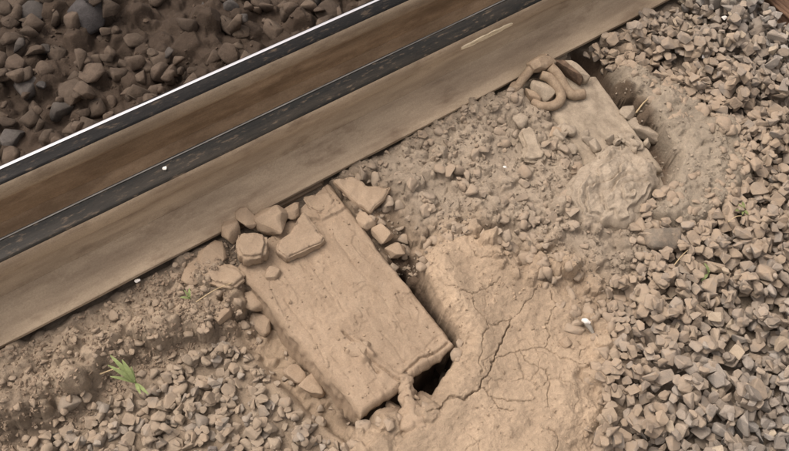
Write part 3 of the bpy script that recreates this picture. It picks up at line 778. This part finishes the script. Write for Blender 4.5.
xl = G(757, 2)[0]
def h_s3(x, y, u, v):
    g = fbm(x*5, y*.25, .05, 4, 605)
    z = .036 + .004*g + .001*fbm(x*3, y, .02, 3, 606)
    for k, uu in enumerate((.17, .38, .63, .82)):
        z = z - .006*np.exp(-(((u-uu-.01*np.sin(v*9+k))*.25)/.0022)**2)
    return z
p0 = G(746, -8)[:2]; p1 = G(797, 38)[:2]; dirv = (p1-p0)/np.linalg.norm(p1-p0); perp = np.array([-dirv[1], dirv[0]])
if perp[0] < 0: perp = -perp
far = p0 - dirv*.02; near = p0 + dirv*.32
s3 = loft_slab('wooden_sleeper', [far, near, near+perp*.25, far+perp*.25], h_s3, (.006, .012, .02, .04, .12), M_BAREWOOD, 100, 60, sk2, loc=(p0[0], p0[1], 0))
tag(s3, 'bare red-brown timber sleeper beyond the gravel, cut by the top right corner', 'sleeper', 'sleepers under the rails')
box_part('buried_length', p0[0]+.0, p0[0]+.24, .0, .245, -.14, -.002, M_BAREWOOD, s3)
# further sleepers of the same track, outside the picture
for k, xc in enumerate((-.79, -1.44, 1.95)):
    o = box_part('wooden_sleeper', xc-.125, xc+.125, .003, .245, -.14, -.001, M_SLEEPER, None)
    tag(o, ['dusty sleeper one bay before the near sleeper end', 'dusty sleeper two bays before the near sleeper end', 'dusty sleeper one bay beyond the bare timber sleeper'][k], 'sleeper', 'sleepers under the rails')

# ---------------------------------------------------------------- loose rocks the photograph shows singly
def surf(x, y):
    return SURF[min(max(gi(y), 0), SURF.shape[0]-1), min(max(gj(x), 0), SURF.shape[1]-1)]
def loose(name, p, wpx, dpx, h, rot, seed, label, cat, z=None, mat=None, tilt=(0, 0), group=None, boxy=.5, sinkf=.25, pts=16, base=0.):
    q_ = G(p[0], p[1], base); s = np.linalg.norm(q_-CAM)/FPX
    zz = surf(q_[0], q_[1]) if z is None else z
    q_ = G(p[0], p[1], zz + h*.4)
    o = link(name, rock_mesh(name, (wpx*s, dpx*s*1.12, h), seed, boxy=boxy, pts=pts), mat or M_CLAY, None, (q_[0], q_[1], zz + h*(.5-sinkf)))
    o.rotation_euler = (R(tilt[0]), R(tilt[1]), R(rot)); tag(o, label, cat, group)
    return o
L = loose
L('rock', (272, 217), 32, 32, .05, 30, 5, 'rounded tan rock touching the rail foot above the flat slab', 'rock', z=.0)
L('rock', (246, 218), 15, 22, .035, 20, 7, 'small pale upright rock leaning on the rail foot', 'rock', z=.004, boxy=.3)
L('rock', (231, 230), 20, 24, .035, -15, 9, 'lumpy tan rock just left of the small pale upright rock', 'rock', z=.0)
L('rock', (212, 254), 34, 24, .03, 25, 11, 'flat-topped tan clod lying along the rail foot left of the squarish rock', 'clod', z=-.004)
L('clod', (196, 270), 34, 18, .022, 22, 13, 'leftmost wide low clod beside the rail foot', 'clod', z=-.004)
L('rock', (293, 209), 24, 15, .022, 35, 15, 'thin tan rock wedged between the rail foot and the flat slab', 'rock', z=.004)
L('rock', (272, 273), 18, 13, .018, 10, 19, 'small pale stone on the left edge of the near sleeper, below the slab', 'rock', z=.002)
L('rock', (222, 311), 24, 17, .024, 15, 21, 'oval tan stone among the fine dirt left of the near sleeper', 'rock')
L('rock', (313, 384), 22, 26, .035, 40, 23, 'rounded clod against the left side of the near sleeper', 'clod', z=-.072)
L('rock', (296, 374), 18, 20, .03, 10, 25, 'smaller clod beside the rounded one left of the near sleeper', 'clod', z=-.072)
L('rock', (262, 322), 20, 26, .03, 10, 27, 'dark tan clod in the hollow at the near sleeper left side', 'clod', z=-.072)
L('rock', (254, 300), 22, 22, .03, 50, 29, 'clod at the top of the hollow beside the near sleeper', 'clod', z=-.045)
L('rock', (352, 190), 22, 15, .02, -20, 33, 'small tan stone tucked under the rail edge beside the near sleeper', 'rock', z=.0)
L('rock', (367, 219), 22, 20, .025, 30, 35, 'clod in the gap just below the triangular flake', 'clod', z=-.006)
L('rock', (383, 231), 20, 19, .028, 0, 37, 'round brown clod in the gap right of the near sleeper', 'clod', z=-.012)
L('rock', (395, 250), 16, 20, .028, 60, 39, 'lowest clod in the gap right of the near sleeper', 'clod', z=-.03)
L('clod', (520, 120), 18, 14, .022, 40, 43, 'grey clod just above the tall blocky one', 'clod', z=.006, mat=M_GREYCLAY)
L('clod', (555, 132), 17, 11, .014, -25, 45, 'small orange-tan chip on the left edge of the far sleeper', 'chip', z=.006, boxy=.2, pts=8)
L('clod', (566, 342), 12, 11, .012, 15, 47, 'small round clod alone on the cracked mud', 'clod', z=.014, boxy=.3)
L('clod', (641, 128), 17, 38, .04, 32, 49, 'long dried clod standing in the trench right of the far sleeper', 'clod', z=-.03, mat=M_GREYCLAY, boxy=.35)
L('clod', (628, 112), 20, 14, .02, 12, 51, 'short grey clod at the upper edge of the far trench', 'clod', z=-.005, mat=M_GREYCLAY)
L('clod', (394, 408), 15, 20, .03, 10, 53, 'small clod left of the crumpled scrap under the broken sleeper end', 'clod', z=-.05, boxy=.3)
M_STONEGREY = dusty('grey_stone', (.15, .13, .105), (.25, .20, .15), .4, .65, sc=60)
L('rock', (664, 236), 38, 24, .035, -30, 55, 'largest grey-brown stone at the edge of the mud bank', 'rock', z=.006, mat=M_STONEGREY, boxy=.5, pts=12)

def prism(name, outline, z, h, label, cat, mat=None, seed=1, tiltv=(0, 0), inset=.12):
    P = px(outline, z+h); c = P.mean(0); bm = bmesh.new(); lay_ = []
    for f_, zz in ((1.06, -h*.9), (1.03, -h*.3), (1.0, 0.)):
        lay_.append([bm.verts.new(((p[0]-c[0])*f_, (p[1]-c[1])*f_, zz)) for p in P])
    n = len(P)
    for a_, b_ in zip(lay_[:-1], lay_[1:]):
        for k in range(n): bm.faces.new((a_[k], a_[(k+1) % n], b_[(k+1) % n], b_[k]))
    bm.faces.new(lay_[-1]); bm.faces.new(lay_[0][::-1]); bmesh.ops.recalc_face_normals(bm, faces=bm.faces)
    bmesh.ops.bevel(bm, geom=[e for e in bm.edges if e.calc_face_angle(0) > .3], offset=h*inset, segments=2, affect='EDGES', clamp_overlap=True)
    bmesh.ops.triangulate(bm, faces=bm.faces)
    for _ in range(3):
        bmesh.ops.subdivide_edges(bm, edges=[e for e in bm.edges if e.calc_length() > .006], cuts=1, use_grid_fill=True)
        bmesh.ops.triangulate(bm, faces=bm.faces)
    bm.normal_update(); o_ = Vector((seed*2.3, seed, 0))
    for v in bm.verts:
        v.co += v.normal*(mn.noise(v.co*45+o_)*.0035 + mn.noise(v.co*130+o_)*.0014)
        v.co.z += v.co.x*tiltv[0] + v.co.y*tiltv[1]
    for f in bm.faces: f.smooth = True
    me = bpy.data.meshes.new(name); bm.to_mesh(me); bm.free()
    return tag(link(name, me, mat or M_CLAY, None, (c[0], c[1], z+h)), label, cat)
prism('slab', [(277, 249), (279, 241), (290, 233), (297, 219), (304, 212), (311, 221), (319, 231), (325, 237), (322, 242), (306, 249), (288, 257)], .003, .022, 'flat four-sided stone slab lying on top of the near sleeper', 'slab', seed=3, tiltv=(.03, .05))
prism('rock', [(236, 236), (240, 231), (252, 231), (266, 233), (268, 243), (264, 255), (252, 258), (240, 257), (236, 248)], .0, .040, 'squarish dust-tan rock left of the flat slab, against the rail foot', 'rock', seed=5, inset=.3)
prism('flake', [(334, 184), (350, 178), (361, 181), (366, 186), (391, 184), (384, 197), (376, 203), (371, 210), (358, 204), (350, 196)], .004, .014, 'tilted triangular flake of clay between the near sleeper and the rail', 'flake', seed=7, tiltv=(-.12, .15))
prism('clod', [(519, 130), (527, 124), (537, 130), (541, 142), (547, 153), (544, 160), (530, 161), (521, 158), (525, 148)], .0, .024, 'tall blocky dust-grey clod left of the far sleeper', 'clod', M_SLEEPER2, seed=9, inset=.35)
prism('clod', [(303, 197), (316, 193), (329, 192), (334, 200), (331, 209), (319, 212), (309, 208)], .002, .009, 'thin flat cake of clay on the near sleeper beside the rail foot', 'clod', seed=11, inset=.3)
prism('clod', [(188, 263), (203, 256), (212, 262), (226, 262), (240, 268), (246, 276), (233, 287), (214, 284), (200, 276)], -.012, .020, 'wide flat clod of dust below the row of rocks at the rail foot', 'clod', seed=13, inset=.35)

def crumbs(n, test, zf, parent, col, smax=.008):
    Vs = []; Fs = []; Cs = []; off = 0
    for _ in range(n):
        x, y = test()
        z = zf(x, y)
        t = random.randrange(len(TLOW)); sz_ = random.uniform(.0025, smax)*(1 if random.random() < .85 else 1.5)
        V = TLOW[t][0]*sz_ @ np.array(Euler((random.uniform(-.5, .5), random.uniform(-.5, .5), random.uniform(0, 6.28))).to_matrix()).T + (x, y, z+sz_*.12)
        V = V - np.array(parent.location if parent else (0, 0, 0)); k = random.uniform(.75, 1.15)
        Vs.append(V); Fs.append(TLOW[t][1]+off); off += len(V); Cs.append(np.tile((col[0]*k, col[1]*k, col[2]*k, 0.), (len(V), 1)))
    o = link('dirt_crumbs', mesh_np('dirt_crumbs', np.concatenate(Vs), np.concatenate(Fs), np.concatenate(Cs), False), STONE_ATTR, parent); o['kind'] = 'stuff'; return o
def t_s1():
    u, v = random.random(), random.random()**1.4
    a_ = np.array(pxw((240, 270)))*(1-v)+np.array(pxw((360, 414)))*v; b_ = np.array(pxw((331, 188)))*(1-v)+np.array(pxw((452, 345)))*v
    return tuple(a_*(1-u)+b_*u)
crumbs(170, t_s1, lambda x, y: float(h_s1(np.array([x]), np.array([y]), 0, 0)[0]), s1, (.30, .228, .160), .006)
def t_any(S, lo, xr, yr):
    def f():
        while True:
            x = random.uniform(*xr); y = random.uniform(*yr)
            if lookup(S, x, y) > lo and random.random() < .25+.75*(lookup(nz2, x, y) > .1): return x, y
    return f
crumbs(500, t_any(S_CR, -.01, (-.1, .6), (-.95, -.1)), lambda x, y: lookup(H, x, y), CRUST, (.32, .245, .172), .007)
crumbs(1500, t_any(S_MD, -.01, (-.05, .95), (-.75, 0)), lambda x, y: lookup(H, x, y), RUBBLE, (.25, .205, .155), .009)
crumbs(3500, t_any(S_DL, -.06, (-.9, -.2), (-.6, -.01)), lambda x, y: lookup(H, x, y), GROUND, (.26, .20, .145), .008)
crumbs(250, (lambda: (random.uniform(p0[0]+.02, p0[0]+.22), random.uniform(-.28, .0))), lambda x, y: .036, s3, (.25, .20, .15), .007)
crumbs(600, t_any(S_BK, -.01, (.5, 1.05), (-.7, 0)), lambda x, y: lookup(H, x, y), BANK, (.28, .235, .18), .007)
crumbs(1500, t_any(Y, .26, (-.6, .9), (.26, .95)), lambda x, y: lookup(H, x, y), TRACK, (.075, .055, .040), .010)

# ---------------------------------------------------------------- swirled lump of dried mud on the far sleeper
def mud_lump():
    c = G(616, 187, .015)[:2]; n = 250; r0 = .122
    g = np.linspace(-1.25, 1.25, n); U, V = np.meshgrid(g, g)
    x = c[0]+U*r0; y = c[1]+V*r0*.70
    wx_ = .012*fbm(x, y, .06, 3, 701); wy_ = .012*fbm(x, y, .06, 3, 702)
    r_ = np.hypot((x+wx_-c[0])/r0, (y+wy_-c[1])/(r0*.70))
    rimn = .96 + .18*fbm(x, y, .08, 3, 703)
    dome = .033*(1+.35*fbm(x, y, .07, 3, 709))*np.clip(1-(r_/rimn)**2.2, 0, 1)**.75
    s = G(632, 192, .04)[:2]; dx = x+wx_*1.6-s[0]; dy = y+wy_*1.6-s[1]
    th = np.arctan2(dy*1.35, dx); rr = np.hypot(dx, dy*1.35)
    t = rr/.030 + th/(2*math.pi) + 1.0*fbm(x, y, .06, 4, 704)
    saw = t-np.floor(t); st = saw*sstep(1.0, .86, saw)
    h = dome + (.0095*st + .0024*np.abs(fbm(x, y, .016, 4, 705)) + .006*fbm(x, y, .06, 3, 706))*sstep(0, .02, dome)
    h = h - .01*np.exp(-(rr/.008)**2)*.4
    z = np.where(dome > 0, .006 + h, -.02 + 0*h)
    idx = np.arange(n*n).reshape(n, n); F = np.stack([idx[:-1, :-1], idx[:-1, 1:], idx[1:, 1:], idx[1:, :-1]], -1).reshape(-1, 4)
    keep = (r_.ravel()[F].min(1) < 1.15); F = F[keep]; u, inv = np.unique(F, return_inverse=True)
    me = mesh_np('mud_lump', (np.stack([x, y, z], -1).reshape(-1, 3)-np.array([c[0], c[1], 0]))[u], inv.reshape(-1, 4))
    return tag(link('mud_lump', me, M_GREYCLAY, None, (c[0], c[1], 0)), 'pale swirled lump of dried mud heaped on the end of the far sleeper', 'mud lump')
mud_lump()
lc = G(616, 187, .015)
# rubble heap between the clip and the lump, lying on the far sleeper
random.seed(31)
for k in range(34):
    a_ = random.uniform(560, 650); b_ = 128 + random.uniform(-4, 26) + (a_-560)*.16
    o = L('crumb', (a_, b_), random.uniform(8, 17), random.uniform(7, 13), random.uniform(.012, .026), random.uniform(0, 180), 900+k % 8,
          'crumbs of dry mud strewn along the upper side of the swirled lump', 'mud crumb', z=.004+random.uniform(0, .010), mat=M_GREYCLAY, boxy=.4, group='mud crumbs on the far sleeper', pts=10)

# ---------------------------------------------------------------- tubes: clip, twigs, stems
def tube(name, pts, rad, mat, parent=None, seg=10, loc=(0, 0, 0), sub=6, wob=0.):
    P = [Vector(p) for p in pts]; n = len(P); rad = rad if isinstance(rad, (list, tuple)) else [rad]*n
    Cc = []; Rr = []
    for i in range(n-1):
        p0_, p1_, p2_, p3_ = P[max(i-1, 0)], P[i], P[i+1], P[min(i+2, n-1)]
        for k in range(sub):
            t = k/sub; Cc.append(.5*((2*p1_)+(p2_-p0_)*t+(2*p0_-5*p1_+4*p2_-p3_)*t*t+(3*p1_-p0_-3*p2_+p3_)*t**3)); Rr.append(rad[i]*(1-t)+rad[i+1]*t)
    Cc.append(P[-1]); Rr.append(rad[-1])
    bm = bmesh.new(); rows = []; nprev = None
    for i, c in enumerate(Cc):
        tg = (Cc[min(i+1, len(Cc)-1)]-Cc[max(i-1, 0)]).normalized()
        if nprev is None: nprev = tg.orthogonal().normalized()
        nn = (nprev - tg*nprev.dot(tg)).normalized(); bb = tg.cross(nn); nprev = nn
        row = []
        for k in range(seg):
            a_ = 6.2832*k/seg; d_ = nn*math.cos(a_)+bb*math.sin(a_)
            rr = Rr[i]*(1 + wob*mn.noise((c+d_*Rr[i])*60)); row.append(bm.verts.new(c + d_*rr - Vector(loc)))
        rows.append(row)
    for r0, r1 in zip(rows[:-1], rows[1:]):
        for k in range(seg): bm.faces.new((r0[k], r0[(k+1) % seg], r1[(k+1) % seg], r1[k]))
    bm.faces.new(rows[0][::-1]); bm.faces.new(rows[-1])
    for f in bm.faces: f.smooth = True
    me = bpy.data.meshes.new(name); bm.to_mesh(me); bm.free()
    return link(name, me, mat, parent, None if parent else loc)
clip_loc = tuple(np.r_[G(548, 82)[:2], .006]); clip = empty('rail_clip', clip_loc)
tag(clip, 'rusty looped spring clip gripping the rail foot on the far sleeper', 'rail clip')
def g3(l): return [tuple(G(a_, b_, z_)) for a_, b_, z_ in l]
tube('spring_rod', g3([(533, 66, .046), (528, 73, .036), (522, 80, .024), (518, 86, .014)]), .0100, M_RUST, clip, 16, clip_loc, wob=0.)
tube('spring_rod', g3([(550, 67, .046), (556, 73, .040), (561, 80, .032), (566, 89, .022), (573, 95, .016), (584, 94, .014)]), [.0115, .0115, .0115, .0115, .012, .0115], M_RUST, clip, 16, clip_loc, wob=0.)
tube('spring_rod', g3([(541, 75, .040), (549, 78, .036), (556, 86, .028), (561, 95, .020), (559, 102, .015), (552, 106, .012), (541, 106, .010), (533, 101, .008)]), [.010, .011, .011, .011, .0115, .011, .010, .008], M_RUST, clip, 16, clip_loc, wob=0.)
def blob(name, cpx, z, dims, rot, seed, mat, parent, boxy=.5, tilt=(0, 0)):
    p = G(cpx[0], cpx[1], z); o = link(name, rock_mesh(name, dims, seed, boxy=boxy, rough=.025, pts=26, bev=.06), mat, parent)
    o.location = Vector(p)-Vector(parent.location); o.rotation_euler = (R(tilt[0]), R(tilt[1]), R(rot)); return o
blob('clip_arch', (541, 63), .044, (.074, .042, .034), -4, 61, M_RUST, clip, boxy=.45, tilt=(18, 14))
blob('insulator', (542, 91), .014, (.036, .058, .034), 12, 63, M_SLEEPER2, clip, boxy=.95, tilt=(0, 12))
blob('insulator_cheek', (533, 97), .010, (.020, .048, .026), 12, 64, M_RUST, clip, boxy=.95, tilt=(0, -20))
blob('shoulder_plate', (566, 71), .024, (.014, .088, .040), 14, 65, M_RUSTDARK, clip, boxy=.98)
blob('shoulder_rib', (574, 71), .020, (.018, .080, .036), 14, 67, M_SLEEPER2, clip, boxy=.95)
blob('rod_eye', (515.5, 87.5), .012, (.028, .026, .020), 6, 69, M_RUST, clip, boxy=.3)
# a second clip of the same sort on the near sleeper is buried: not shown

# ---------------------------------------------------------------- crumpled scrap hanging from the broken sleeper end
def scrap():
    loc = tuple(G(410, 395, -.02)); ax = g3([(404, 374, .006), (406, 382, -.002), (408, 392, -.006), (409, 402, -.008), (411, 414, .002), (414, 426, .006), (418, 436, .006)])
    rad = [.0085, .0115, .0150, .0180, .0205, .0220, .0185]
    o = tube('crumpled_scrap', ax, rad, M_CLAY, None, 40, loc, 6, wob=0.)
    me = o.data
    for v in me.vertices:
        p = v.co; k = mn.noise(Vector((p.x*70, p.y*70, p.z*25)))*.0095 + mn.noise(Vector((p.x*160, p.y*160, p.z*60+4)))*.0045
        v.co += v.normal*k
    return tag(o, 'crumpled mud-caked scrap hanging off the broken end of the near sleeper', 'scrap')
scrap()

# ---------------------------------------------------------------- weeds
def leaf(length, width, bend, az, pitch, base=(0, 0, 0), n=6):
    V = []; F = []
    p = np.array(base, float); a_ = pitch; d = np.array([math.cos(az), math.sin(az)]); sd_ = np.array([-math.sin(az), math.cos(az), 0])
    for i in range(n+1):
        t = i/n; wd = width*(math.sin(math.pi*(t*.9+.06))**.8)*.5
        V += [tuple(p - sd_*wd), tuple(p + np.array([0, 0, -wd*.25])), tuple(p + sd_*wd)]
        p = p + np.array([d[0]*math.cos(a_), d[1]*math.cos(a_), math.sin(a_)])*length/n; a_ -= bend/n
    for i in range(n):
        b_ = i*3; F += [(b_, b_+1, b_+4, b_+3), (b_+1, b_+2, b_+5, b_+4)]
    return V, F
def weed(p, z, leaves, label, mat):
    q_ = G(p[0], p[1], z); root = empty('weed', tuple(q_)); tag(root, label, 'weed')
    for az, ln, wd, pitch, bz in leaves:
        V, F = leaf(ln*.72, wd*.62, .9, R(az), R(pitch), (0, 0, bz))
        o = link('leaf', mesh_np('leaf', V, F), mat, root)
    tube('stem', [(0, 0, -.015), (.001, 0, .006), (0, .001, .014)], .0013, mat, root, 6)
    return root
weed((136, 384), -.025, [(104, .095, .013, 48, .006), (122, .085, .012, 55, .006), (92, .070, .013, 60, .008), (140, .065, .010, 45, .006), (285, .050, .010, 30, .005), (265, .040, .010, 40, .005), (75, .045, .008, 50, .004)],
     'bright green weed in the gravel at lower left', M_LEAF)
weed((190, 300), .0, [(60, .028, .008, 50, .006), (150, .026, .008, 45, .006), (100, .03, .006, 70, .006)], 'tiny green seedling in dirt near the left clods', M_LEAF)
weed((742, 211), .012, [(160, .028, .012, 25, .006), (50, .026, .011, 30, .006), (270, .022, .010, 25, .005), (110, .022, .009, 45, .006), (215, .02, .009, 25, .005)], 'dull green weed at the right edge of the mud bank', M_LEAF2)
weed((707, 275), .012, [(95, .034, .009, 60, .008), (190, .034, .010, 20, .004), (60, .022, .008, 45, .006)], 'two-leafed green sprout standing in the right-hand gravel', M_LEAF)

# ---------------------------------------------------------------- little things
def twig(p, q_, za, zb, r, mat, label, cat='twig', name='twig'):
    a_ = G(p[0], p[1], za); b_ = G(q_[0], q_[1], zb); m_ = (a_+b_)/2 + np.array([.003, .002, .004]); loc = tuple(a_)
    return tag(tube(name, [tuple(a_), tuple(m_), tuple(b_)], [r, r*.8, r*.5], mat, None, 6, loc), label, cat)
twig((636, 113), (648, 99), .01, .03, .0022, M_STRAW, 'short pale twig sticking up over the far trench')
twig((196, 302), (232, 283), .006, .010, .0012, M_STRAW, 'thin dry straw beside the tiny seedling')
twig((100, 374), (132, 368), -.02, -.01, .0016, M_STRAW, 'dry straw lying next to the bright green weed')
twig((672, 268), (688, 250), .018, .026, .0014, M_STRAW, 'dry stalk across stones below the largest grey stone')
twig((728, 222), (742, 216), .02, .024, .0015, M_STRAW, 'brown stalk beside the dull green weed')
sp = G(588, 324, .018); sc_ = empty('scrap', tuple(sp)); tag(sc_, 'small white-tipped grey scrap lying on the cracked mud', 'scrap')
tube('tail', g3([(586, 322, .020), (590, 328, .019), (595, 336, .017)]), [.005, .0048, .0015], M_ASH, sc_, 10, tuple(sp), wob=.3)
tube('white_tip', g3([(582, 320, .021), (586, 321, .024), (590, 323, .022)]), [.0025, .0048, .003], M_WHITE, sc_, 10, tuple(sp), wob=.35)
def chip(p, z, s, label, seed=0):
    q_ = G(p[0], p[1], z); o = link('white_chip', rock_mesh('white_chip', (s, s*.8, s*.55), seed+71, pts=9), M_WHITE, None, tuple(q_)); return tag(o, label, 'chip')
chip((165, 168.5), .166, .009, 'tiny white speck on the dark head of the near rail', 1)
chip((137, 280), .004, .012, 'white chip at the near rail foot on the left', 2)
chip((40, 404), -.03, .014, 'pale white chip in gravel near the left border', 3)
chip((505, 167), .022, .011, 'white speck in the crumbly soil between the sleepers', 4)
chip((724, 18), .03, .014, 'white chip among gravel near the top right corner', 5)
chip((703, 57), .03, .013, 'white chip in gravel right of the mud bank top', 6)
print('objects', len(bpy.data.objects))
